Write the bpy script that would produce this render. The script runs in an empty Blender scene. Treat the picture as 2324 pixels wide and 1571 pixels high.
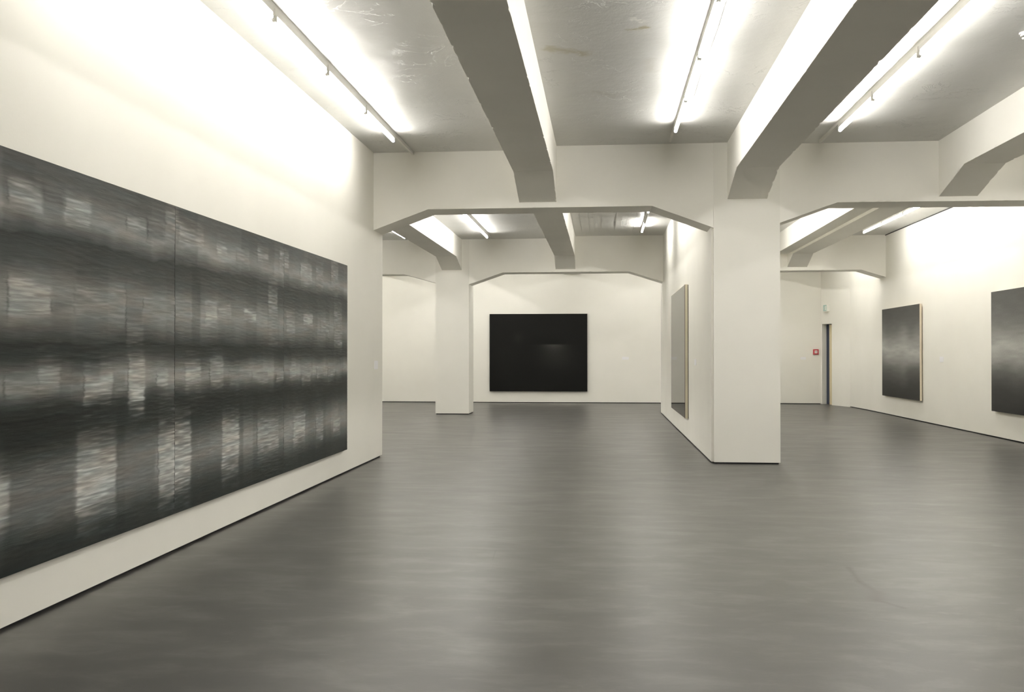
import bpy, math, random
import numpy as np
from mathutils import Matrix, Vector
random.seed(7)
rng = np.random.default_rng(11)
sc = bpy.context.scene
col = sc.collection

# ------------------------------------------------------------------ camera, world, exposure
F_PX, YAW, PITCH, EYE = 2240.0, math.radians(5.2544), math.radians(0.4712), 1.5
cam_d = bpy.data.cameras.new('camera')
cam_d.sensor_fit = 'HORIZONTAL'; cam_d.sensor_width = 36.0
cam_d.lens = 36.0 * F_PX / 2324.0
cam_d.clip_end = 200
cam = bpy.data.objects.new('camera', cam_d); col.objects.link(cam)
cam.location = (0, 0, EYE)
cam.rotation_euler = (math.pi / 2 + PITCH, 0, YAW)
sc.camera = cam

world = bpy.data.worlds.new('world'); sc.world = world; world.use_nodes = True
world.node_tree.nodes['Background'].inputs[0].default_value = (0.01, 0.01, 0.01, 1)
sc.view_settings.view_transform = 'Standard'; sc.view_settings.look = 'None'
sc.view_settings.gamma = 1.0; sc.view_settings.use_curve_mapping = False
sc.view_settings.exposure = 0.0
TUBE_STRENGTH = 90.0
TUBE_COLOUR = (1.0, 0.97, 0.92, 1)
sc.cycles.use_denoising = True
sc.cycles.max_bounces = 12; sc.cycles.diffuse_bounces = 8; sc.cycles.glossy_bounces = 4
sc.cycles.caustics_reflective = False; sc.cycles.caustics_refractive = False

# ------------------------------------------------------------------ materials
def new_mat(name):
    m = bpy.data.materials.new(name); m.use_nodes = True
    nt = m.node_tree; b = nt.nodes['Principled BSDF']
    return m, nt, b
def N(nt, t, **kw):
    n = nt.nodes.new(t)
    for k, v in kw.items():
        if k in n.inputs.keys(): n.inputs[k].default_value = v
        else: setattr(n, k, v)
    return n
def obj_coords(nt, scale=(1, 1, 1), loc=(0, 0, 0)):
    tc = nt.nodes.new('ShaderNodeTexCoord'); mp = nt.nodes.new('ShaderNodeMapping')
    mp.inputs['Scale'].default_value = scale; mp.inputs['Location'].default_value = loc
    nt.links.new(tc.outputs['Object'], mp.inputs['Vector']); return mp.outputs[0]
def noise(nt, vec, scale, detail=4, rough=.55, dist=0):
    n = nt.nodes.new('ShaderNodeTexNoise'); n.inputs['Scale'].default_value = scale
    n.inputs['Detail'].default_value = detail; n.inputs['Roughness'].default_value = rough
    n.inputs['Distortion'].default_value = dist
    nt.links.new(vec, n.inputs['Vector']); return n.outputs['Fac']
def ramp(nt, fac, stops):
    r = nt.nodes.new('ShaderNodeValToRGB'); e = r.color_ramp.elements
    while len(e) < len(stops): e.new(.5)
    for k, (p, c) in enumerate(stops):
        e[k].position = p; e[k].color = (c[0], c[1], c[2], 1) if not isinstance(c, (int, float)) else (c, c, c, 1)
    nt.links.new(fac, r.inputs[0]); return r.outputs[0]
def maprange(nt, v, a, b, c, d):
    m = nt.nodes.new('ShaderNodeMapRange'); m.clamp = True
    for k, x in zip(('From Min', 'From Max', 'To Min', 'To Max'), (a, b, c, d)): m.inputs[k].default_value = x
    nt.links.new(v, m.inputs['Value']); return m.outputs[0]
def math_n(nt, op, a, b):
    m = nt.nodes.new('ShaderNodeMath'); m.operation = op
    for k, v in enumerate((a, b)):
        if isinstance(v, (int, float)): m.inputs[k].default_value = v
        else: nt.links.new(v, m.inputs[k])
    return m.outputs[0]
def mix(nt, fac, a, b, mode='MIX'):
    m = nt.nodes.new('ShaderNodeMix'); m.data_type = 'RGBA'; m.blend_type = mode
    for idx, v in ((0, fac), (6, a), (7, b)):
        if isinstance(v, (int, float)): m.inputs[idx].default_value = v
        elif isinstance(v, tuple): m.inputs[idx].default_value = (v[0], v[1], v[2], 1)
        else: nt.links.new(v, m.inputs[idx])
    return m.outputs[2]
def bump(nt, h, strength, dist=.01):
    b = nt.nodes.new('ShaderNodeBump'); b.inputs['Strength'].default_value = strength
    b.inputs['Distance'].default_value = dist; nt.links.new(h, b.inputs['Height']); return b.outputs[0]
def seg_dist(nt, vec, p, q):
    """distance in the XY plane from the shading point to the segment p-q (a scuff or stain of fixed shape)"""
    d = (q[0]-p[0], q[1]-p[1], 0); L2 = d[0]**2 + d[1]**2
    s = nt.nodes.new('ShaderNodeVectorMath'); s.operation = 'SUBTRACT'
    nt.links.new(vec, s.inputs[0]); s.inputs[1].default_value = (p[0], p[1], 0)
    dt = nt.nodes.new('ShaderNodeVectorMath'); dt.operation = 'DOT_PRODUCT'
    nt.links.new(s.outputs[0], dt.inputs[0]); dt.inputs[1].default_value = d
    t = maprange(nt, dt.outputs['Value'], 0, L2, 0, 1)
    sc_ = nt.nodes.new('ShaderNodeVectorMath'); sc_.operation = 'SCALE'
    sc_.inputs[0].default_value = d; nt.links.new(t, sc_.inputs['Scale'])
    df = nt.nodes.new('ShaderNodeVectorMath'); df.operation = 'SUBTRACT'
    nt.links.new(s.outputs[0], df.inputs[0]); nt.links.new(sc_.outputs[0], df.inputs[1])
    ml = nt.nodes.new('ShaderNodeVectorMath'); ml.operation = 'MULTIPLY'
    nt.links.new(df.outputs[0], ml.inputs[0]); ml.inputs[1].default_value = (1, 1, 0)
    ln = nt.nodes.new('ShaderNodeVectorMath'); ln.operation = 'LENGTH'
    nt.links.new(ml.outputs[0], ln.inputs[0]); return ln.outputs['Value']

def simple(name, c, rough=.6, metal=0, spec=.5):
    m, nt, b = new_mat(name)
    b.inputs['Base Color'].default_value = (*c, 1); b.inputs['Roughness'].default_value = rough
    b.inputs['Metallic'].default_value = metal; b.inputs['Specular IOR Level'].default_value = spec
    return m

def wall_material():
    m, nt, b = new_mat('white_wall_paint')
    v = obj_coords(nt)
    n = noise(nt, v, .7, 3)
    nt.links.new(ramp(nt, n, [(.3, (.800, .785, .725)), (.7, (.840, .825, .765))]), b.inputs['Base Color'])
    b.inputs['Roughness'].default_value = .7; b.inputs['Specular IOR Level'].default_value = .25
    nt.links.new(bump(nt, noise(nt, v, 60, 3), .12, .003), b.inputs['Normal'])
    return m
def concrete_paint_material(name='painted_concrete', lo=(.855, .838, .780), hi=(.895, .878, .820)):
    m, nt, b = new_mat(name)
    v = obj_coords(nt)
    n = noise(nt, v, 1.1, 5)
    nt.links.new(ramp(nt, n, [(.3, lo), (.7, hi)]), b.inputs['Base Color'])
    b.inputs['Roughness'].default_value = .65; b.inputs['Specular IOR Level'].default_value = .3
    nt.links.new(bump(nt, noise(nt, v, 9, 6, .65), .25, .006), b.inputs['Normal'])
    return m
def ceiling_material():
    m, nt, b = new_mat('ceiling_paint')
    v = obj_coords(nt)
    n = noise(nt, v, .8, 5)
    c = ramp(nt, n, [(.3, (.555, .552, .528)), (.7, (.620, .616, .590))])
    wob = noise(nt, v, 9, 5, .65)
    def stain(p, q, r):
        d = math_n(nt, 'ADD', seg_dist(nt, v, p, q), math_n(nt, 'MULTIPLY', math_n(nt, 'SUBTRACT', wob, .5), .34))
        return maprange(nt, d, 0, r, .8, 0)
    for p, q, r, tint in (((-.50, 9.34), (-.16, 9.52), .10, (.42, .39, .28)), ((.24, 8.87), (.38, 8.80), .06, (.36, .32, .18)), ((-.1, 10.9), (.1, 11.1), .10, (.50, .49, .45)), ((.45, 9.8), (.5, 10.2), .10, (.52, .51, .47)),
                          ((.27, 8.55), (.33, 8.66), .03, (.78, .77, .73)), ((3.9, 8.4), (4.3, 9.0), .1, (.40, .37, .26))):
        c = mix(nt, stain(p, q, r), c, tint)
    nt.links.new(c, b.inputs['Base Color'])
    b.inputs['Roughness'].default_value = .34; b.inputs['Specular IOR Level'].default_value = .6
    w = noise(nt, v, 2.2, 8, .62, .8)
    rid = maprange(nt, math_n(nt, 'ABSOLUTE', math_n(nt, 'SUBTRACT', w, .5), 0), 0, .012, 1, 0)
    patch = maprange(nt, noise(nt, v, 1.3, 2), .50, .60, 0, 1)
    hgt = math_n(nt, 'ADD', math_n(nt, 'MULTIPLY', math_n(nt, 'MULTIPLY', rid, patch), .6), noise(nt, v, 3.0, 7, .68))
    nt.links.new(bump(nt, hgt, .6, .016), b.inputs['Normal'])
    return m
def floor_material():
    m, nt, b = new_mat('polished_screed')
    v = obj_coords(nt)
    a = noise(nt, obj_coords(nt, (.5, .8, 1)), .5, 2, .5, .2)
    f = noise(nt, obj_coords(nt, (.55, 1.3, 1), (2, 7, 0)), 1.6, 3, .5, .25)
    h2 = noise(nt, obj_coords(nt, (.8, 1.7, 1), (5, 2, 0)), 2.6, 5, .62, .3)
    g = noise(nt, v, 60, 3, .6)
    c = ramp(nt, a, [(.25, (.056, .054, .049)), (.75, (.082, .079, .072))])
    c = mix(nt, maprange(nt, f, .30, .75, 0, .7), c, (.100, .097, .089))
    c = mix(nt, maprange(nt, h2, .30, .52, .65, 0), c, (.050, .049, .045))
    c = mix(nt, maprange(nt, h2, .50, .70, 0, .75), c, (.138, .135, .126))
    c = mix(nt, maprange(nt, g, .3, .7, 0, .14), c, (.05, .05, .045))
    c = mix(nt, 1.0, c, (.82, .82, .82), 'MULTIPLY')
    sc1 = noise(nt, obj_coords(nt, (1, 2.4, 1), (3, 1, 0)), 4.5, 4, .6, .4)
    c = mix(nt, maprange(nt, sc1, .64, .80, 0, .30), c, (.20, .195, .18))
    pts = [(1.721, 7.141), (1.683, 6.706), (1.716, 6.407), (1.664, 6.212), (1.767, 6.032)]
    wid = [.030, .040, .075, .032]
    wob = math_n(nt, 'MULTIPLY', math_n(nt, 'SUBTRACT', noise(nt, v, 14, 3), .5), .03)
    for k in range(4):
        d = math_n(nt, 'ADD', seg_dist(nt, v, pts[k], pts[k+1]), wob)
        c = mix(nt, maprange(nt, d, 0, wid[k], .85, 0), c, (.036, .028, .025))
    d = seg_dist(nt, v, (-.80, 7.15), (-.815, 7.5))
    c = mix(nt, maprange(nt, d, .002, .008, .4, 0), c, (.04, .04, .035))
    nt.links.new(c, b.inputs['Base Color'])
    nt.links.new(maprange(nt, f, .3, .75, .33, .39), b.inputs['Roughness'])
    b.inputs['Specular IOR Level'].default_value = .44
    nt.links.new(bump(nt, noise(nt, obj_coords(nt, (.6, 1.4, 1)), 1.2, 1), .04, .02), b.inputs['Normal'])
    return m
def emissive(name, c, s):
    m, nt, b = new_mat(name)
    b.inputs['Base Color'].default_value = (.9, .9, .9, 1)
    b.inputs['Emission Color'].default_value = c; b.inputs['Emission Strength'].default_value = s
    return m
def paint_material(name, rough=.45, streak=(1, 1.2, 26), amount=.13, relief=.3, spec=.12):
    """oil paint: pigment comes from the canvas' own colour attribute, brush grain from stretched noise"""
    m, nt, b = new_mat(name)
    at = nt.nodes.new('ShaderNodeAttribute'); at.attribute_name = 'pigment'
    v = obj_coords(nt, streak)
    n = noise(nt, v, 7, 5, .65, .3)
    k = maprange(nt, n, .25, .75, 1 - amount, 1 + amount)
    vm = nt.nodes.new('ShaderNodeVectorMath'); vm.operation = 'SCALE'
    nt.links.new(at.outputs['Color'], vm.inputs[0]); nt.links.new(k, vm.inputs['Scale'])
    nt.links.new(vm.outputs[0], b.inputs['Base Color'])
    b.inputs['Roughness'].default_value = rough; b.inputs['Specular IOR Level'].default_value = spec
    nt.links.new(bump(nt, n, relief, .004), b.inputs['Normal'])
    return m

M_WALL = wall_material(); M_BEAM = concrete_paint_material(); M_CEIL = ceiling_material(); M_FLOOR = floor_material()
M_GAP = simple('dark_recess', (.018, .018, .020), .8)
M_TUBE = emissive('lit_tube', TUBE_COLOUR, TUBE_STRENGTH)
M_DEAD = simple('unlit_tube_glass', (.75, .75, .72), .25)
M_METAL = simple('white_enamel_housing', (.78, .77, .73), .5)
M_RAIL = simple('grey_rail', (.74, .73, .69), .5)
M_CAP = simple('lamp_holder_plastic', (.70, .69, .65), .4)
M_CARD = simple('white_card', (.84, .835, .85), .6)
M_EDGE = simple('bare_canvas_edge', (.72, .64, .50), .8)
M_WOOD = simple('pale_wood_edge', (.62, .52, .36), .6)
M_PLASTIC = simple('white_plastic', (.82, .81, .76), .4)
M_DARKHOLE = simple('black_plastic', (.02, .02, .02), .5)
M_RED = simple('red_enamel', (.42, .035, .05), .4)
M_GREEN = simple('pale_green_sign', (.34, .52, .48), .4)
M_NAVY = simple('navy_door_leaf', (.022, .030, .060), .45)
M_FRAME = simple('cream_door_frame', (.66, .58, .38), .5)
def mirror_material():
    m, nt, b = new_mat('grey_glass')
    g = nt.nodes.new('ShaderNodeBsdfGlossy'); g.inputs['Color'].default_value = (.46, .46, .45, 1); g.inputs['Roughness'].default_value = .03
    nt.links.new(g.outputs[0], nt.nodes['Material Output'].inputs['Surface']); return m
M_MIRROR = mirror_material()
M_OIL = paint_material('grey_oil_paint')
M_SOFT = paint_material('blurred_grey_paint', .5, (1, 4, 6), .10, .12)
M_BLACK = paint_material('black_oil_paint', .38, (5, 1, 5), .15, .1)

# ------------------------------------------------------------------ mesh helpers
class MB:
    def __init__(s): s.v = []; s.f = []
    def add(s, vs, fs):
        o = len(s.v); s.v += [tuple(p) for p in vs]; s.f += [tuple(i + o for i in f) for f in fs]; return s
    def box(s, x0, x1, y0, y1, z0, z1):
        return s.add([(x0,y0,z0),(x1,y0,z0),(x1,y1,z0),(x0,y1,z0),(x0,y0,z1),(x1,y0,z1),(x1,y1,z1),(x0,y1,z1)],
                     [(0,3,2,1),(4,5,6,7),(0,1,5,4),(1,2,6,5),(2,3,7,6),(3,0,4,7)])
    def prism(s, pts, z0, z1):
        n = len(pts)
        a = sum(pts[i][0]*pts[(i+1)%n][1]-pts[(i+1)%n][0]*pts[i][1] for i in range(n))
        if a < 0: pts = pts[::-1]
        s.add([(x,y,z0) for x,y in pts] + [(x,y,z1) for x,y in pts],
              [tuple(range(n))[::-1], tuple(range(n, 2*n))] + [(i,(i+1)%n,(i+1)%n+n,i+n) for i in range(n)])
        return s
    def cyl(s, p, q, r, n=12, r2=None):
        p = Vector(p); q = Vector(q); d = (q-p).normalized(); r2 = r if r2 is None else r2
        u = d.orthogonal().normalized(); w = d.cross(u); vs = []
        for c, rr in ((p, r), (q, r2)):
            for k in range(n):
                a = 2*math.pi*k/n; vs.append(c + u*math.cos(a)*rr + w*math.sin(a)*rr)
        return s.add(vs, [tuple(range(n))[::-1], tuple(range(n, 2*n))] + [(k,(k+1)%n,(k+1)%n+n,k+n) for k in range(n)])
    def build(s, name, mat, parent=None, loc=(0, 0, 0), bevel=0, smooth=False):
        me = bpy.data.meshes.new(name); me.from_pydata(s.v, [], s.f); me.validate()
        me.materials.append(mat)
        if smooth:
            me.polygons.foreach_set('use_smooth', [True]*len(me.polygons))
        o = bpy.data.objects.new(name, me); col.objects.link(o); o.location = loc
        if parent: o.parent = parent
        if bevel:
            b = o.modifiers.new('bevel', 'BEVEL'); b.width = bevel; b.segments = 2; b.limit_method = 'ANGLE'
        return o
def tag(o, label=None, cat=None, group=None, kind=None):
    if label: o['label'] = label
    if cat: o['category'] = cat
    if group: o['group'] = group
    if kind: o['kind'] = kind
    return o
def empty(name, loc=(0, 0, 0), rz=0):
    o = bpy.data.objects.new(name, None); col.objects.link(o); o.location = loc; o.rotation_euler.z = rz
    o.empty_display_size = .1; return o
def struct(name, mb, mat, label, cat, **k):
    return tag(mb.build(name, mat, **k), label, cat, kind='structure')

# ------------------------------------------------------------------ layout (metres, camera over the origin, +Y down the hall)
XL, XR = -3.23, 7.03                 # painted walls left and right of the near hall
Y_BACK, Y_B0, Y_B1, Y_B2, Y_FAR = -7.6, 3.09, 13.72, 24.35, 30.35
TH, X_END = .57, -9.4
GAP = .022
C_L, C_M, C_R = 4.35, 4.40, 4.37     # soffit heights of the ceiling bays
C2_L, C2_M, C2_R = 4.36, 4.41, 4.475

# ------------------------------------------------------------------ floor
fl = MB().box(X_END-.3, XR+.6, Y_BACK-.3, Y_FAR+.3, -.2, 0)
struct('floor', fl, M_FLOOR, 'grey polished screed floor with scuffs and a dark smear', 'floor')

# ------------------------------------------------------------------ walls, each hovering over a dark recessed skirting gap
def wall(name, pts, label, z1=4.62, inset=None, holes=None):
    w = struct(name, MB().prism(pts, GAP, z1), M_WALL, label, 'wall')
    if inset: MB().prism(inset, 0, GAP).build('shadow_gap', M_GAP, w)
    return w
wall('wall_left', [(XL, Y_BACK), (XL, Y_B1+TH), (XL-.25, Y_B1+TH), (XL-.25, Y_BACK)],
     'white wall on the left carrying the wide grey triptych',
     inset=[(XL-.03, Y_BACK), (XL-.03, Y_B1+TH-.03), (XL-.2, Y_B1+TH-.03), (XL-.2, Y_BACK)])
wall('wall_side', [(X_END, Y_B1), (XL-.25, Y_B1), (XL-.25, Y_B1+TH), (X_END, Y_B1+TH)],
     'white cross wall hidden round the corner of the left wall')
wall('wall_end', [(X_END-.2, Y_B1), (X_END, Y_B1), (X_END, Y_FAR), (X_END-.2, Y_FAR)], 'white end wall of the left side aisle, out of view')
wall('wall_far', [(X_END-.2, Y_FAR), (6.53, Y_FAR), (6.53, Y_FAR+.2), (X_END-.2, Y_FAR+.2)],
     'white far wall behind the black painting',
     inset=[(X_END, Y_FAR+.03), (6.50, Y_FAR+.03), (6.50, Y_FAR+.15), (X_END, Y_FAR+.15)])
wall('wall_right', [(XR, Y_BACK), (XR, 27.0), (6.985, 28.75), (7.20, 28.80), (7.30, 27.0), (7.30, Y_BACK)],
     'white wall on the right carrying two grey gradient paintings',
     inset=[(XR+.03, Y_BACK), (XR+.03, 27.0), (7.015, 28.7), (7.15, 28.7), (7.25, 27.0), (7.25, Y_BACK)])
wall('wall_behind', [(X_END, Y_BACK-.2), (7.4, Y_BACK-.2), (7.4, Y_BACK), (X_END, Y_BACK)], 'white wall behind the camera')
# far section right of the camera bay under crossbeam 0 is open

# partition behind the big pillar
wall('partition', [(1.485, Y_B1+.05), (2.30, Y_B1+.05), (2.30, 25.35), (1.470, 25.35)],
     'white partition wall running back from the big pillar, carrying the tall grey glass work',
     inset=[(1.515, Y_B1+.06), (2.27, Y_B1+.06), (2.27, 25.32), (1.50, 25.32)])

# angled wall with the doorway
A = Vector((6.985, 28.75)); Bp = Vector((6.517, 30.39)); D = (Bp - A); L = D.length; D.normalize(); Nn = Vector((D.y, -D.x))
DW = .145
def along(s0, s1, t0=0, t1=DW):
    return [tuple(A + D*s0 + Nn*t0), tuple(A + D*s1 + Nn*t0), tuple(A + D*s1 + Nn*t1), tuple(A + D*s0 + Nn*t1)]
s_a, s_b, HD = .605*L, .945*L, 2.395
dw = MB(); dw.prism(along(0, s_a), 0, 4.62); dw.prism(along(s_b, L+.03), 0, 4.62); dw.prism(along(s_a, s_b), HD, 4.62)
struct('wall_doorway', dw, M_WALL, 'white angled wall piece around the narrow doorway at the far right', 'wall')
d1 = empty('door_1', (0, 0, 0)); tag(d1, 'dark navy door set deep in the narrow white doorway at the far right', 'door', kind='structure')
MB().prism(along(s_a+.06, s_b, DW+.002, DW+.045), .008, HD).build('door_leaf', M_NAVY, d1)
MB().prism(along(s_a+.262, s_a+.345, DW-.035, DW), .0, HD-.02).build('door_post', M_FRAME, d1)
MB().prism(along(s_a+.10, s_a+.262, DW-.03, DW), .0, HD-.02).build('door_side_panel', M_FRAME, d1)
hm = MB().prism(along(s_a+.36, s_a+.385, DW-.03, DW), 1.02, 1.20); hm.build('handle_plate', M_DARKHOLE, d1)
MB().prism(along(-.2, L+.3, DW+.05, DW+.1), 0, 4.6).build('backing', M_WALL, d1)

# ------------------------------------------------------------------ pillars
def pillar(x0, x1, y0, y1, label):
    p = tag(MB().box(x0, x1, y0, y1, GAP, 4.6).build('pillar', M_WALL), label, 'pillar', kind='structure')
    MB().box(x0+.02, x1-.02, y0+.02, y1-.02, 0, GAP).build('shadow_gap', M_GAP, p)
    return p
pillar(1.515, 2.405, Y_B1-.012, Y_B1+.85, 'large square white pillar in the middle, front end of the partition')
pillar(-4.155, -3.315, Y_B2-.012, Y_B2+.85, 'smaller looking white pillar in the back left, left of the black painting')

# ------------------------------------------------------------------ beams
def profile_z(pts, t):
    for (a, za), (b, zb) in zip(pts, pts[1:]):
        if a <= t <= b: return za + (zb-za)*(t-a)/(b-a)
    return pts[0][1] if t < pts[0][0] else pts[-1][1]
def rough_edge(r, amp):
    """how far the arris is worn back at this station"""
    return r.uniform(0, amp)*.2 + (r.uniform(.3, 1.0)*amp if r.random() < .08 else 0)
def beam(axis, w0, w1, pts, label, top=4.61, amp=.008, step=.055, seed=1, w_end=None):
    """beam swept along `axis` ('x' or 'y'); w0..w1 is its width, pts = [(t, soffit z)...]; arrises are slightly ragged"""
    r = random.Random(seed); ts = []
    if label.find('camera') >= 0: step = .5
    for (a, _), (b, _) in zip(pts, pts[1:]):
        n = max(1, int((b-a)/step)); ts += [a + (b-a)*k/n for k in range(n)]
    ts.append(pts[-1][0]); vs = []; fs = []; c_ = .022
    for k, t in enumerate(ts):
        z = profile_z(pts, t); e = 0 if k in (0, len(ts)-1) else 1
        da, db = e*rough_edge(r, amp), e*rough_edge(r, amp); w1_ = w1
        if w_end is not None:
            w1_ += (1-(t-pts[0][0])/(pts[-1][0]-pts[0][0]))*w_end
        for w, zz in ((w0, top), (w0, z+c_), (w0+abs(da), z+abs(da)*.6), (w0+c_, z), (w1_-c_, z), (w1_-abs(db), z+abs(db)*.6), (w1_, z+c_), (w1_, top)):
            vs.append((w, t, zz) if axis == 'y' else (t, w, zz))
    m = len(ts); q_ = 8
    for k in range(m-1):
        for j in range(q_):
            q = (k*q_+j, (k+1)*q_+j, (k+1)*q_+(j+1)%q_, k*q_+(j+1)%q_)
            fs.append(q if axis == 'y' else q[::-1])
    fs.append(tuple(range(q_))); fs.append(tuple((m-1)*q_+j for j in range(q_))[::-1])
    b = MB(); b.add(vs, fs); o = b.build('ceiling_beam', M_BEAM)
    tag(o, label, 'beam', kind='structure'); return o
def cross(y0, pts, label, th=TH, seed=1): return beam('x', y0, y0+th, pts, label, amp=.006, seed=seed)
# crossbeams
cross(Y_B0, [(XL, 3.255), (-2.45, 3.545), (.68, 3.545), (1.52, 3.25), (2.4, 3.25), (3.17, 3.555), (XR, 3.555)], 'white haunched crossbeam over the camera, out of view', seed=3)
cross(Y_B1, [(XL, 3.255), (-2.45, 3.540), (.68, 3.545), (1.515, 3.235)], 'near white crossbeam between left wall and the big pillar, haunched at both ends', seed=4)
cross(Y_B1, [(2.405, 3.29), (3.17, 3.560), (XR, 3.548)], 'near white crossbeam running right from the big pillar', seed=5)
cross(Y_B2, [(X_END, 3.50), (-4.954, 3.50), (-4.155, 3.28)], 'short stretch of far crossbeam left of the back left pillar', th=.57, seed=6)
cross(Y_B2, [(-3.315, 3.235), (-2.47, 3.525), (.647, 3.528), (1.48, 3.26)], 'far white crossbeam in front of the black painting, between back pillar and partition', th=.57, seed=7)
cross(25.35, [(2.3, 3.30), (3.1, 3.595), (6.439, 3.612), (XR, 3.425)], 'far white crossbeam right of the big pillar, near the doorway', th=.57, seed=8)
# lengthwise beams
LB = [(-1.160, -.640, 'second'), (1.700, 2.235, 'third'), (4.500, 5.000, 'fourth')]
names = {'second': 'the two lamp rows of the left bays', 'third': 'middle and right bays, ending on the big pillar', 'fourth': 'bays at the upper right corner'}
for k, (a, b, n) in enumerate(LB):
    beam('y', a, b, [(Y_BACK, 3.88), (2.2, 3.88), (Y_B0, 3.617)], 'white lengthwise beam behind the camera, the one between '+names[n], seed=20+k)
lab = ['long lengthwise beam overhead, left of the picture middle, grey in shadow below', 'long lengthwise beam overhead landing on the big pillar', 'long lengthwise beam at the upper right landing on the right crossbeam']
for k, (a, b, n) in enumerate(LB):
    ze = 3.619
    beam('y', a, b, [(Y_B0+TH, ze), (4.63, 3.88), (12.78, 3.88), (Y_B1, ze)], lab[k], seed=30+k, w_end=(.03 if k == 1 else 0), amp=.009)
Y2 = Y_B1+TH
beam('y', -6.82, -6.33, [(Y2, 3.6), (15.2, 3.86), (23.5, 3.86), (Y_B2, 3.592)], 'back room lengthwise beam hidden beyond the left wall', seed=40)
beam('y', -3.995, -3.495, [(Y2, 3.6), (15.2, 3.85), (23.45, 3.845), (Y_B2, 3.592)], 'back room lengthwise beam landing on the back left pillar', seed=41)
beam('y', -1.160, -.668, [(Y2, 3.6), (15.2, 3.87), (23.72, 3.87), (Y_B2, 3.592)], 'back room lengthwise beam in the middle, above the black painting', seed=42)
beam('y', 4.625, 5.115, [(Y2, 3.68), (15.2, 3.955), (24.62, 3.955), (25.35, 3.688)], 'back room lengthwise beam seen right of the big pillar', seed=43)
for k, (a, b) in enumerate([(-6.82, -6.33), (-3.995, -3.495), (-1.185, -.685), (1.70, 2.20)]):
    beam('y', a, b, [(Y_B2+TH, 3.955), (Y_FAR, 3.955)], ['last short lengthwise beam at the far wall, half hidden by the left wall end', 'last short lengthwise beam at the far wall behind the back left pillar',
         'last short lengthwise beam at the far wall above the black painting', 'last short lengthwise beam behind the partition'][k], seed=50+k)
beam('y', 4.6, 5.1, [(25.92, 3.955), (Y_FAR, 3.955)], 'last short lengthwise beam behind the right far crossbeam', seed=55)
# boxed casing beside the right back-room beam
cs = MB().box(4.312, 4.64, Y2, 25.35, 4.012, 4.60)
tag(cs.build('trim_1', M_BEAM), 'white boxed casing fixed along the left side of the back room beam right of the big pillar', 'casing', kind='structure')

# ------------------------------------------------------------------ ceiling: one slab per bay
ce = MB()
for (x0, x1, z) in ((XL-.2, -1.0, C_L), (-.8, 1.85, C_M), (2.1, 4.65, C_R), (4.9, 7.2, C_R)):
    ce.box(x0, x1, Y_BACK-.1, Y_B0+.2, z, 4.9); ce.box(x0, x1, Y_B0+.3, Y_B1+.2, z, 4.9)
for (x0, x1, z) in ((X_END-.1, -6.5, C2_L), (-6.6, -3.7, C2_L), (-3.8, -.9, C2_L), (-.95, 1.95, C2_M)):
    ce.box(x0, x1, Y_B1+.3, Y_B2+.2, z, 4.9); ce.box(x0, x1, Y_B2+.35, Y_FAR+.1, 4.40, 4.9)
for (x0, x1) in ((1.98, 4.8), (4.9, 7.2)):
    ce.box(x0, x1, Y_B1+.3, 25.5, C2_R, 4.9); ce.box(x0, x1, 25.7, Y_FAR+.1, 4.45, 4.9)
ceil = struct('ceiling', ce, M_CEIL, 'uneven white painted concrete ceiling in bays between the beams', 'ceiling')
# imprint of the formwork boards in the middle bay of the back room
x = -.64; r = random.Random(5)
while x < .80:
    w = r.uniform(.11, .19)
    MB().box(x, x+w-.006, 15.0, 23.6 - r.uniform(0, .4), C2_M - r.uniform(.003, .016), C2_M+.02).build('board', M_CEIL, ceil)
    x += w
# dark joint between ceiling and right wall of the back room
tag(MB().box(XR-.012, XR+.01, Y2, 25.35, C2_R-.016, C2_R+.004).build('trim_2', M_GAP), 'dark open joint between back room ceiling and right wall', 'joint', kind='structure')

# ------------------------------------------------------------------ fluorescent rows
TL, PITCH_T = 1.50, 1.555
def make_batten():
    t = empty('fluorescent_lamp', (0, 0, 0))
    # housing hangs under the rail; local z = 0 at the rail's underside
    MB().box(-.017, .017, -.765, .765, -.050, 0).build('housing', M_METAL, t, bevel=.003)
    MB().cyl((0, -.722, -.083), (0, .722, -.083), .0185, 14).build('tube', M_TUBE, t, smooth=False)
    for s in (-1, 1):
        MB().box(-.017, .017, min(s*.723, s*.758), max(s*.723, s*.758), -.098, -.049).build('lamp_holder', M_CAP, t, bevel=.003)
    return t
proto = [None]
def copy_tree(o):
    c = o.copy(); col.objects.link(c)
    for ch in o.children:
        d = ch.copy(); col.objects.link(d); d.parent = c
    return c
ORD = ['first', 'second', 'third', 'fourth', 'fifth']
def lamp_row(x, zc, y_end, y_rail, n, where, group, from_what, dead=(), rail_start=None, seen=5):
    y0 = rail_start if rail_start is not None else y_end - n*PITCH_T - .3
    rl = MB().box(x-.014, x+.014, y0, y_rail, zc-.040, zc+.01).build('light_rail', M_RAIL)
    tag(rl, 'thin grey rail carrying the lamps ' + where, 'rail', 'lamp rails under the ceiling')
    for k in range(n):
        if proto[0] is None: proto[0] = make_batten(); t = proto[0]
        else: t = copy_tree(proto[0])
        t.location = (x, y_end - .765 - k*PITCH_T + .02, zc-.040)
        lb = '%s tube lamp from %s, row %s' % (ORD[k], from_what, where)
        if k in dead:
            lb = 'unlit tube lamp between two lit ones in the row ' + where
            for ch in t.children:
                if ch.name.startswith('tube'):
                    ch.data = ch.data.copy(); ch.data.materials[0] = M_DEAD
        tag(t, lb, 'lamp', group)
C1 = 'the near crossbeam'; C2 = 'the far crossbeam'
g = 'fluorescent lamps in the near hall'
lamp_row(-2.665, C_L, 12.42, Y_B1-.01, 5, 'beside the left wall', g, C1, rail_start=4.2)
lamp_row(.905, C_M, 12.42, Y_B1-.28, 5, 'over the middle of the floor', g, C1, rail_start=4.2)
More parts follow.
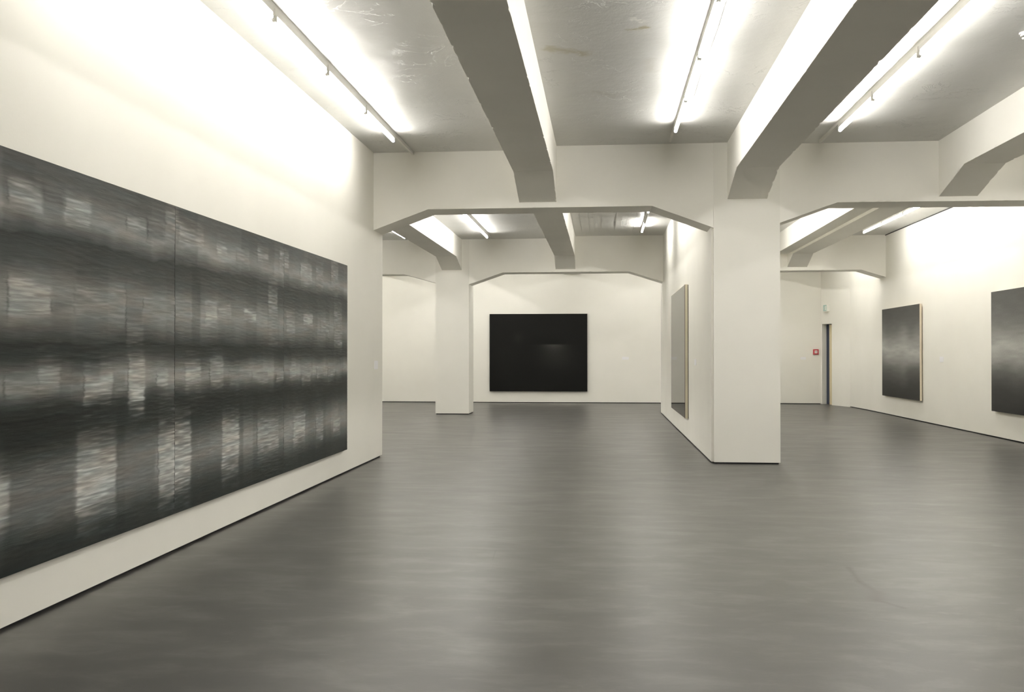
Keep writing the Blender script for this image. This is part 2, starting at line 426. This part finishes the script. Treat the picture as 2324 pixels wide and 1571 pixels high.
lamp_row(2.90, C_R, 12.42, Y_B1-.20, 5, 'right of the big pillar beam', g, C1, rail_start=4.2)
lamp_row(5.95, C_R, 12.42, Y_B1-.20, 5, 'beside the near right wall', g, C1, rail_start=4.2)
g = 'fluorescent lamps in the back room'
lamp_row(-7.9, C2_L, 22.9, Y_B2-.05, 5, 'at the side aisle end', g, C2, rail_start=14.9)
lamp_row(-4.64, C2_L, 22.9, Y_B2-.9, 5, 'left of the back pillar', g, C2, rail_start=14.9)
lamp_row(-2.70, C2_L, 23.0, Y_B2-.8, 5, 'right of the back pillar', g, C2, rail_start=14.9)
lamp_row(.89, C2_M, 22.65, Y_B2-.6, 5, 'beside the partition', g, C2, dead=(1,), rail_start=14.9)
lamp_row(2.95, C2_R, 23.8, 25.1, 5, 'behind the big pillar', g, C2, rail_start=15.9)
lamp_row(6.10, C2_R, 23.8, 24.6, 5, 'beside the back right wall', g, C2, rail_start=15.9)
g = 'fluorescent lamps hidden behind the far crossbeams'
for x in (-7.9, -4.64, -2.70, .89): lamp_row(x, 4.40, 29.75, 30.1, 3, 'in the last bay, %s of four' % {-7.9: 'outermost', -4.64: 'second', -2.70: 'third', .89: 'last'}[x], g, 'the far wall', rail_start=25.0)  # third lamp of each row is added to brighten the far wall
for x in (3.2, 6.0): lamp_row(x, 4.45, 29.7 if x < 5 else 28.6, 29.7 if x < 5 else 28.8, 2, 'in the last bay ' + ('near the doorway' if x > 5 else 'behind the partition'), g, 'the far wall', rail_start=26.1)
g = 'added unseen fluorescent lamps behind the camera'  # unseen lamps, added to light the near floor
for x, z, w in ((.905, C_M, 'middle'), (5.95, C_R, 'far right')):
    lamp_row(x, z, 1.9, 2.6, 5, 'added behind the camera, %s' % w, g, 'the crossbeam overhead', rail_start=-6.4, seen=0)

# thin cable on the middle ceiling bay, wire hooks, smoke detector
cb = MB()
for k in range(14):
    y0 = 4.4 + k*.56; a = (1.008 + .006*math.sin(k*1.7), y0, C_M-.008); b = (1.008 + .006*math.sin((k+1)*1.7), y0+.56, C_M-.008)
    cb.cyl(a, b, .005, 6)
tag(cb.build('cable', M_CAP), 'thin white cable clipped to the ceiling right of the middle lamp row', 'cable')
def hook(x, y, z, label):
    m = MB(); p = [(0, 0, .01), (0, 0, -.05), (.012, .01, -.075), (.03, .0, -.085), (.02, -.012, -.11), (-.005, -.006, -.115), (-.012, .004, -.095), (.0, .012, -.085)]
    for a, b in zip(p, p[1:]): m.cyl([q*.6 for q in a], [q*.6 for q in b], .0016, 6)
    tag(m.build('wire_hook', M_CAP, loc=(x, y, z)), label, 'hook')
hook(-2.80, 8.42, C_L, 'bent wire end hanging from the ceiling beside the left lamp row')
hook(3.06, 9.75, C_R, 'bent wire end hanging from the ceiling beside the right lamp row')
sd = empty('smoke_detector', (3.767, 9.164, C_R)); tag(sd, 'round white smoke detector on the ceiling at the upper right edge', 'detector')
MB().cyl((0, 0, .005), (0, 0, -.014), .062, 32, .060).build('base_ring', M_PLASTIC, sd)
MB().cyl((0, 0, -.014), (0, 0, -.034), .050, 32, .050).build('body', M_PLASTIC, sd)
MB().cyl((0, 0, -.034), (0, 0, -.046), .030, 24, .030).build('sensor_slot', M_DARKHOLE, sd)
MB().cyl((0, 0, -.046), (0, 0, -.060), .040, 32, .032).build('cap', M_PLASTIC, sd)

# ------------------------------------------------------------------ paintings
def smooth_noise(nu, nv, cu, cv, seed):
    """value noise on an nu x nv grid with cu x cv cells"""
    r = np.random.default_rng(seed); g_ = r.random((cv+2, cu+2))
    u = np.linspace(0, cu, nu); v = np.linspace(0, cv, nv)
    iu = np.minimum(u.astype(int), cu); iv = np.minimum(v.astype(int), cv)
    fu = u-iu; fv = v-iv; fu = fu*fu*(3-2*fu); fv = fv*fv*(3-2*fv)
    a = g_[np.ix_(iv, iu)]; b = g_[np.ix_(iv, iu+1)]; c = g_[np.ix_(iv+1, iu)]; d = g_[np.ix_(iv+1, iu+1)]
    fv = fv[:, None]; fu = fu[None, :]
    return (a*(1-fu)+b*fu)*(1-fv) + (c*(1-fu)+d*fu)*fv
def lin(s): s = np.clip(s, 0, 1); return np.where(s <= .04045, s/12.92, ((s+.055)/1.055)**2.4)
def canvas_face(name, origin, du, dv, nrm, U, V, rgb, mat, parent, relief=None):
    """rectangular paint skin: grid of (nu x nv) vertices, colour stored per vertex"""
    nv, nu = U.shape
    o, a, b, n = (np.array(t, float) for t in (origin, du, dv, nrm))
    h = relief if relief is not None else np.zeros_like(U)
    P = o + U[..., None]*a + V[..., None]*b + h[..., None]*n
    idx = np.arange(nu*nv).reshape(nv, nu)
    q = np.stack([idx[:-1, :-1], idx[:-1, 1:], idx[1:, 1:], idx[1:, :-1]], -1).reshape(-1, 4)
    if np.dot(np.cross(a, b), n) < 0: q = q[:, ::-1]
    me = bpy.data.meshes.new(name)
    me.vertices.add(nu*nv); me.vertices.foreach_set('co', P.reshape(-1).astype(np.float32))
    me.loops.add(q.size); me.loops.foreach_set('vertex_index', q.reshape(-1).astype(np.int32))
    me.polygons.add(len(q)); me.polygons.foreach_set('loop_start', (np.arange(len(q))*4).astype(np.int32))
    me.polygons.foreach_set('loop_total', np.full(len(q), 4, np.int32))
    me.update(calc_edges=True); me.validate()
    at = me.color_attributes.new('pigment', 'FLOAT_COLOR', 'POINT')
    c = np.ones((nu*nv, 4), np.float32); c[:, :3] = rgb.reshape(-1, 3); at.data.foreach_set('color', c.reshape(-1))
    me.materials.append(mat)
    ob = bpy.data.objects.new(name, me); col.objects.link(ob); ob.parent = parent; return ob

# -- the wide triptych (four canvases, three in view) on the left wall
Z0, Z1, XF = .312, 2.605, -3.172
BAND = [(0, .125), (.06, .15), (.12, .30), (.165, .43), (.20, .42), (.25, .29), (.30, .150), (.345, .125), (.38, .16), (.405, .30), (.435, .50), (.46, .47), (.49, .30), (.51, .19), (.54, .145),
        (.57, .24), (.61, .38), (.65, .47), (.69, .40), (.74, .24), (.80, .175), (.835, .31), (.87, .49), (.90, .42), (.95, .29), (1, .26)]
BLK = [(5.01, 5.33, 2.35, 2.42, 0.6), (5.35, 5.56, 2.34, 2.43, 0.33), (5.57, 5.86, 2.29, 2.42, 0.6), (6.33, 6.61, 2.35, 2.43, 0.52), (6.63, 6.89, 2.31, 2.45, 0.36), (6.91, 7.15, 2.33, 2.52, 0.45), (7.15, 7.61, 2.33, 2.48, 0.55), (7.88, 8.1, 2.33, 2.42, 0.58), (8.33, 8.63, 2.3, 2.4, 0.45), (8.84, 9.14, 2.36, 2.47, 0.5), (9.46, 9.75, 2.35, 2.5, 0.5), (10.14, 10.55, 2.29, 2.42, 0.55), (10.7, 10.98, 2.26, 2.46, 0.45), (11.31, 11.62, 2.31, 2.54, 0.5), (5.01, 5.43, 1.74, 1.88, 0.6), (5.43, 5.66, 1.77, 1.85, 0.36), (5.68, 6.31, 1.77, 1.89, 0.45), (6.33, 6.57, 1.6, 1.88, 0.37), (6.57, 7.37, 1.8, 1.9, 0.45), (7.64, 7.88, 1.74, 1.88, 0.62), (7.91, 8.19, 1.8, 1.88, 0.55), (8.5, 8.82, 1.82, 1.89, 0.58), (9.14, 9.41, 1.73, 2.09, 0.48), (9.68, 9.95, 1.72, 1.88, 0.52), (10.25, 10.59, 1.81, 1.88, 0.6), (10.9, 11.24, 1.75, 1.86, 0.5), (11.45, 11.8, 1.63, 2.0, 0.5), (4.98, 5.3, 1.28, 1.37, 0.5), (5.3, 5.53, 1.28, 1.44, 0.55), (5.54, 5.77, 1.27, 1.38, 0.38), (5.79, 6.14, 1.23, 1.39, 0.64), (6.17, 6.33, 1.25, 1.37, 0.42), (6.36, 6.6, 1.18, 1.43, 0.64), (6.78, 6.96, 1.27, 1.37, 0.64), (7.27, 7.56, 1.27, 1.43, 0.6), (7.74, 8.02, 1.27, 1.41, 0.56), (8.15, 8.66, 1.28, 1.35, 0.48), (8.71, 9.14, 1.29, 1.34, 0.5), (9.37, 9.59, 1.26, 1.32, 0.5), (9.78, 9.98, 1.29, 1.34, 0.58), (10.19, 10.51, 1.21, 1.35, 0.45), (10.74, 11.15, 1.24, 1.32, 0.52), (11.19, 11.49, 1.24, 1.34, 0.46), (4.73, 5.03, 0.62, 0.82, 0.6), (5.05, 5.69, 0.58, 0.78, 0.33), (5.71, 6.2, 0.54, 0.9, 0.62), (6.22, 6.78, 0.58, 0.82, 0.35), (6.81, 7.37, 0.53, 0.94, 0.6), (8.0, 8.39, 0.56, 0.92, 0.62), (8.85, 9.44, 0.59, 0.85, 0.5), (9.91, 10.31, 0.6, 0.81, 0.58), (10.71, 10.99, 0.58, 0.81, 0.48), (11.41, 11.73, 0.59, 0.74, 0.52)]
def triptych_rgb(Y, Z):
    """Y, Z grids in metres -> linear pigment colour and paint relief"""
    nv, nu = Y.shape; y0, y1 = Y.min(), Y.max()
    span = y1-y0; v = (Z-Z0)/(Z1-Z0); sd_ = int(y0*10)
    warp = (smooth_noise(nu, nv, 6, 8, sd_)-.5)*.020 + (smooth_noise(nu, nv, 22, 10, sd_+1)-.5)*.010
    s = np.interp(v+warp, [p for p, _ in BAND], [q for _, q in BAND])
    # pulls of the squeegee: columns of uneven width, different in every band
    edges = [0, .335, .54, .805, 1.01]
    r = np.random.default_rng(sd_+2)
    for k in range(4):
        yy = y0; inb = 1/(1+np.exp(-(v-edges[k])/.012)) * 1/(1+np.exp((v-edges[k+1])/.012))
        while yy < y1:
            w = r.uniform(.14, .5); kf = r.uniform(-.035, .03)
            jag = (smooth_noise(nu, nv, 2, 90, int(yy*50)+k)-.5)*.03
            m = 1/(1+np.exp(-(Y+jag-yy)/.006)) * 1/(1+np.exp((Y+jag-yy-w)/.006))
            s = s + m*inb*kf*np.clip(s/.3, .3, 1.4); yy += w
    fine = smooth_noise(nu, nv, 24, 300, sd_+5); fine2 = smooth_noise(nu, nv, 9, 150, sd_+6)
    streak = (fine-.5)*.8 + (fine2-.5)*.5
    s = s * (1 + .10*streak)
    rel = streak*.0015
    for (a, b, za, zb, t) in BLK:
        if b < y0 or a > y1: continue
        jag = (smooth_noise(nu, nv, 2, 300, int(a*77))-.5)*.028 + (smooth_noise(nu, nv, 2, 60, int(a*79))-.5)*.03
        zc, hh = (za+zb)/2, max(zb-za, .08)*.55
        m = 1/(1+np.exp(-(Y+jag-a)/.009)) * 1/(1+np.exp((Y+jag-b)/.009))
        fz = np.exp(-(np.abs(Z-zc + (smooth_noise(nu, nv, 9, 30, int(a*31))-.5)*.10)/hh)**2.6 * .8)
        tail = np.exp(-(np.abs(Z-zc)/(hh*2.2))**2) * np.clip(streak*2.2, 0, 1)
        k = m*np.clip(fz*(.85+.6*streak) + .25*tail, 0, 1.1)
        tt = t*.93 if t > .47 else t
        s = s*(1-k) + tt*k*(1+.28*streak)
        edge = np.exp(-((Y+jag-a)/.010)**2)*fz
        s = s*(1-(.22 if int(a*100) % 3 == 0 else .06)*edge); rel = rel + k*.002
    lines = np.exp(-((v-.355+warp)/.004)**2)+np.exp(-((v-.545+warp*.6)/.003)**2)+np.exp(-((v-.81+warp)/.004)**2)
    s = s*(1-.22*np.clip(lines, 0, 1))
    hue = smooth_noise(nu, nv, 10, 60, sd_+9)-.5
    L_ = lin(s)*np.interp(v, [0, 1], [1.50, 1.0])
    dark = np.clip((.33-s)/.2, 0, 1)
    rr = L_*(1 + .10*hue - .12*dark); gg = L_*(1.01 - .03*hue + .03*dark); bb = L_*(.97 - .10*hue + .0*dark)
    return np.stack([rr, gg, bb], -1), rel
seams = [2.08, 4.575, 7.084, 9.607, 12.07]
tl = ['dark grey canvas of the left wall painting cut off by the picture edge', 'dark grey canvas of the left wall painting, left of the first seam', 'dark grey canvas of the left wall painting, between the two seams', 'dark grey canvas of the left wall painting, last one towards the pillar']
trip = empty('multi_panel_painting', (XF, 7.1, Z0)); tag(trip, 'huge dark grey striped abstract painting of joined canvases on the left wall', 'painting')
for k in range(4):
    a, b = seams[k]+.0035, seams[k+1]-.0035
    nu, nv = (120, 120) if k == 0 else (330, 330)
    yy, zz = np.meshgrid(np.linspace(a, b, nu), np.linspace(Z0, Z1, nv))
    rgb, rel = triptych_rgb(yy, zz)
    body = MB().box(-.038, -.0025, a-7.1, b-7.1, 0, Z1-Z0).build('canvas_panel', simple('dark_canvas_side', (.05, .05, .05), .8) if k == 0 else bpy.data.materials['dark_canvas_side'], trip)
    canvas_face('painted_surface', (0, -7.1, -Z0), (0, 1, 0), (0, 0, 1), (1, 0, 0), yy, zz, rgb, M_OIL, body, rel)
MB().box(-.056, -.036, seams[0]+.3-7.1, seams[-1]-.3-7.1, .25, Z1-Z0-.25).build('hanging_batten', M_WOOD, trip)

# -- black painting on the far wall
BX0, BX1, BZ0, BZ1, BY = -3.48, -.470, .358, 2.738, 30.285
bp = empty('black_painting', ((BX0+BX1)/2, BY, BZ0)); tag(bp, 'nearly black painting with a faint grey glow on the far wall', 'painting')
cx = (BX0+BX1)/2
MB().box(BX0-cx, BX1-cx, .002, .045, 0, BZ1-BZ0).build('stretcher', M_DARKHOLE, bp)
MB().box(BX0-cx+.2, BX1-cx-.2, .045, .066, .3, BZ1-BZ0-.3).build('hanging_batten', M_WOOD, bp)
xx, zz = np.meshgrid(np.linspace(BX0, BX1, 150), np.linspace(BZ0, BZ1, 120))
s = .075 + .018*(smooth_noise(150, 120, 5, 4, 3)-.5)
below = 1/(1+np.exp((zz-1.797)/.006))
s = s + below*.15*np.exp(-((xx+1.50)/.36)**2)*np.exp(-np.clip(1.797-zz, 0, 9)/.22)
s = s - (1-below)*.035*np.exp(-((xx+1.6)/.5)**2)*np.exp(-np.clip(zz-1.797, 0, 9)/.2)
s = s + .035*np.exp(-((xx+2.6)/.16)**2)*np.exp(-((zz-2.0)/.18)**2) + .03*np.exp(-((xx+1.4)/.5)**2)*np.exp(-((zz-1.35)/.35)**2)
L_ = lin(s)*1.1
rgb = np.stack([L_*1.0, L_*1.02, L_*.93], -1)
canvas_face('painted_surface', (-cx, 0, -BZ0), (1, 0, 0), (0, 0, 1), (0, -1, 0), xx, zz, rgb, M_BLACK, bp)

# -- two soft gradient paintings on the right wall
def gradient_painting(y0, y1, z0, z1, label, name, seed, prof):
    cy = (y0+y1)/2; xf = 6.960
    o = empty(name, (xf, cy, z0)); tag(o, label, 'painting', 'grey gradient paintings on the right wall')
    MB().box(.002, .045, y0-cy, y1-cy, 0, z1-z0).build('canvas_edge', M_EDGE, o)
    MB().box(.045, .071, y0-cy+.25, y1-cy-.25, .3, z1-z0-.3).build('hanging_batten', M_WOOD, o)
    nu, nv = 90, 160
    yy, zz = np.meshgrid(np.linspace(y0, y1, nu), np.linspace(z0, z1, nv)); v = (zz-z0)/(z1-z0)
    w = (smooth_noise(nu, nv, 5, 4, seed)-.5)*.09
    s = np.interp(v+w, [p for p, _ in prof], [q for _, q in prof])
    s = s*(1+.09*(smooth_noise(nu, nv, 9, 50, seed+1)-.5)) + .03*(smooth_noise(nu, nv, 12, 26, seed+2)-.5)*np.exp(-((v-.5)/.12)**2)
    L_ = lin(s)*1.6
    canvas_face('painted_surface', (0, -cy, -z0), (0, 1, 0), (0, 0, 1), (-1, 0, 0), yy, zz, np.stack([L_, L_*1.0, L_*.95], -1), M_SOFT, o)
gradient_painting(22.50, 25.44, .470, 2.612, 'grey painting with a pale band across the middle, nearer the doorway on the right wall', 'gradient_painting', 5,
                  [(0, .11), (.12, .15), (.3, .27), (.42, .44), (.53, .52), (.63, .43), (.78, .29), (.9, .22), (1, .21)])
gradient_painting(15.53, 18.47, .480, 2.615, 'grey painting with a pale band across the middle, cut off by the right picture edge', 'gradient_painting', 9,
                  [(0, .12), (.15, .16), (.3, .28), (.42, .44), (.55, .52), (.66, .42), (.82, .30), (1, .24)])

# -- tall grey glass work on the partition
gp = empty('grey_glass_panel', (1.42, 19.0, .385)); tag(gp, 'tall grey mirror-like glass panel with a pale edge on the partition', 'artwork')
gy0, gy1, gh = 17.33-19, 20.73-19, 2.325
MB().box(.004, .050, gy0, gy1, 0, gh).build('pale_frame', simple('pale_frame_edge', (.60, .55, .42), .55), gp)
MB().box(.050, .062, gy0+.004, gy1, .004, gh-.004).build('dark_backing', M_GAP, gp)
MB().box(-.004, .003, gy0+.006, gy1-.006, .006, gh-.006).build('glass_pane', M_MIRROR, gp)
MB().box(-.0045, .0035, gy0, gy0+.006, 0, gh).build('dark_edge_strip', simple('brown_edge', (.10, .06, .05), .5), gp)

# ------------------------------------------------------------------ wall labels (blank at this distance)
def card(loc, size, normal, label):
    w, h, t = size[0]/2, size[1]/2, .006
    m = MB()
    if normal == 'x+': m.box(0, t, -w, w, -h, h)
    elif normal == 'x-': m.box(-t, 0, -w, w, -h, h)
    else: m.box(-w, w, -t, 0, -h, h)
    tag(m.build('wall_label', M_CARD, loc=loc), label, 'label', 'white text cards beside the artworks')
card((XL, 13.87, 1.345), (.21, .12), 'x+', 'small white card near the end of the left wall')
card((.69, Y_FAR, 1.375), (.20, .085), 'y-', 'small white card right of the black painting')
card((5.998, Y_FAR, 1.375), (.16, .075), 'y-', 'small white card on the far wall left of the red alarm box')
card((1.481, 16.04, 1.37), (.30, .10), 'x-', 'small white card on the partition beside the grey glass panel')
card((XR, 21.29, 1.39), (.22, .115), 'x-', 'small white card on the right wall between the two grey paintings')

# ------------------------------------------------------------------ fire alarm box and exit sign
fa = empty('fire_alarm_box', (6.367, Y_FAR, 1.567)); tag(fa, 'small red fire alarm box with white face left of the doorway', 'alarm')
MB().box(-.078, .078, -.045, 0, -.078, .078).build('red_housing', M_RED, fa, bevel=.004)
MB().box(-.042, .042, -.048, -.044, -.042, .042).build('white_face', M_PLASTIC, fa)
MB().cyl((0, -.047, 0), (0, -.054, 0), .012, 20).build('button', M_DARKHOLE, fa)
for s in (-1, 1):
    MB().add([(s*.036, -.0495, -.010), (s*.036, -.0495, .010), (s*.016, -.0495, 0), (s*.036, -.0482, -.010), (s*.036, -.0482, .010), (s*.016, -.0482, 0)],
             [(0, 1, 2), (3, 5, 4), (0, 3, 4, 1), (1, 4, 5, 2), (2, 5, 3, 0)]).build('arrow', M_DARKHOLE, fa)
s_sign = .745*L
pos = A + D*s_sign
ex = empty('exit_sign', (pos.x, pos.y, 2.865), math.atan2(D.y, D.x)); tag(ex, 'white box exit sign with green face above the doorway', 'sign')
# local x runs along the wall away from the camera, local +y points out of the wall into the room
MB().box(-.115, .115, .002, .085, -.105, .105).build('sign_housing', M_PLASTIC, ex, bevel=.006)
MB().box(-.088, .100, .085, .089, -.088, .088).build('green_face', M_GREEN, ex)
fig = MB()
fig.box(-.070, -.018, .089, .0905, -.065, .065)                      # white doorway
fig.cyl((.034, .089, .052), (.034, .0905, .052), .012, 12)           # head of the running figure
for p, q, w in (((.030, .036), (.040, -.008), .011), ((.040, -.008), (.066, -.034), .007), ((.040, -.008), (.020, -.036), .007), ((.020, -.036), (.036, -.064), .007),
                ((.032, .030), (.008, .012), .006), ((.034, .030), (.060, .010), .006)):
    fig.cyl((p[0], .0898, p[1]), (q[0], .0898, q[1]), w*.8, 6)
fig.build('white_pictogram', M_PLASTIC, ex)
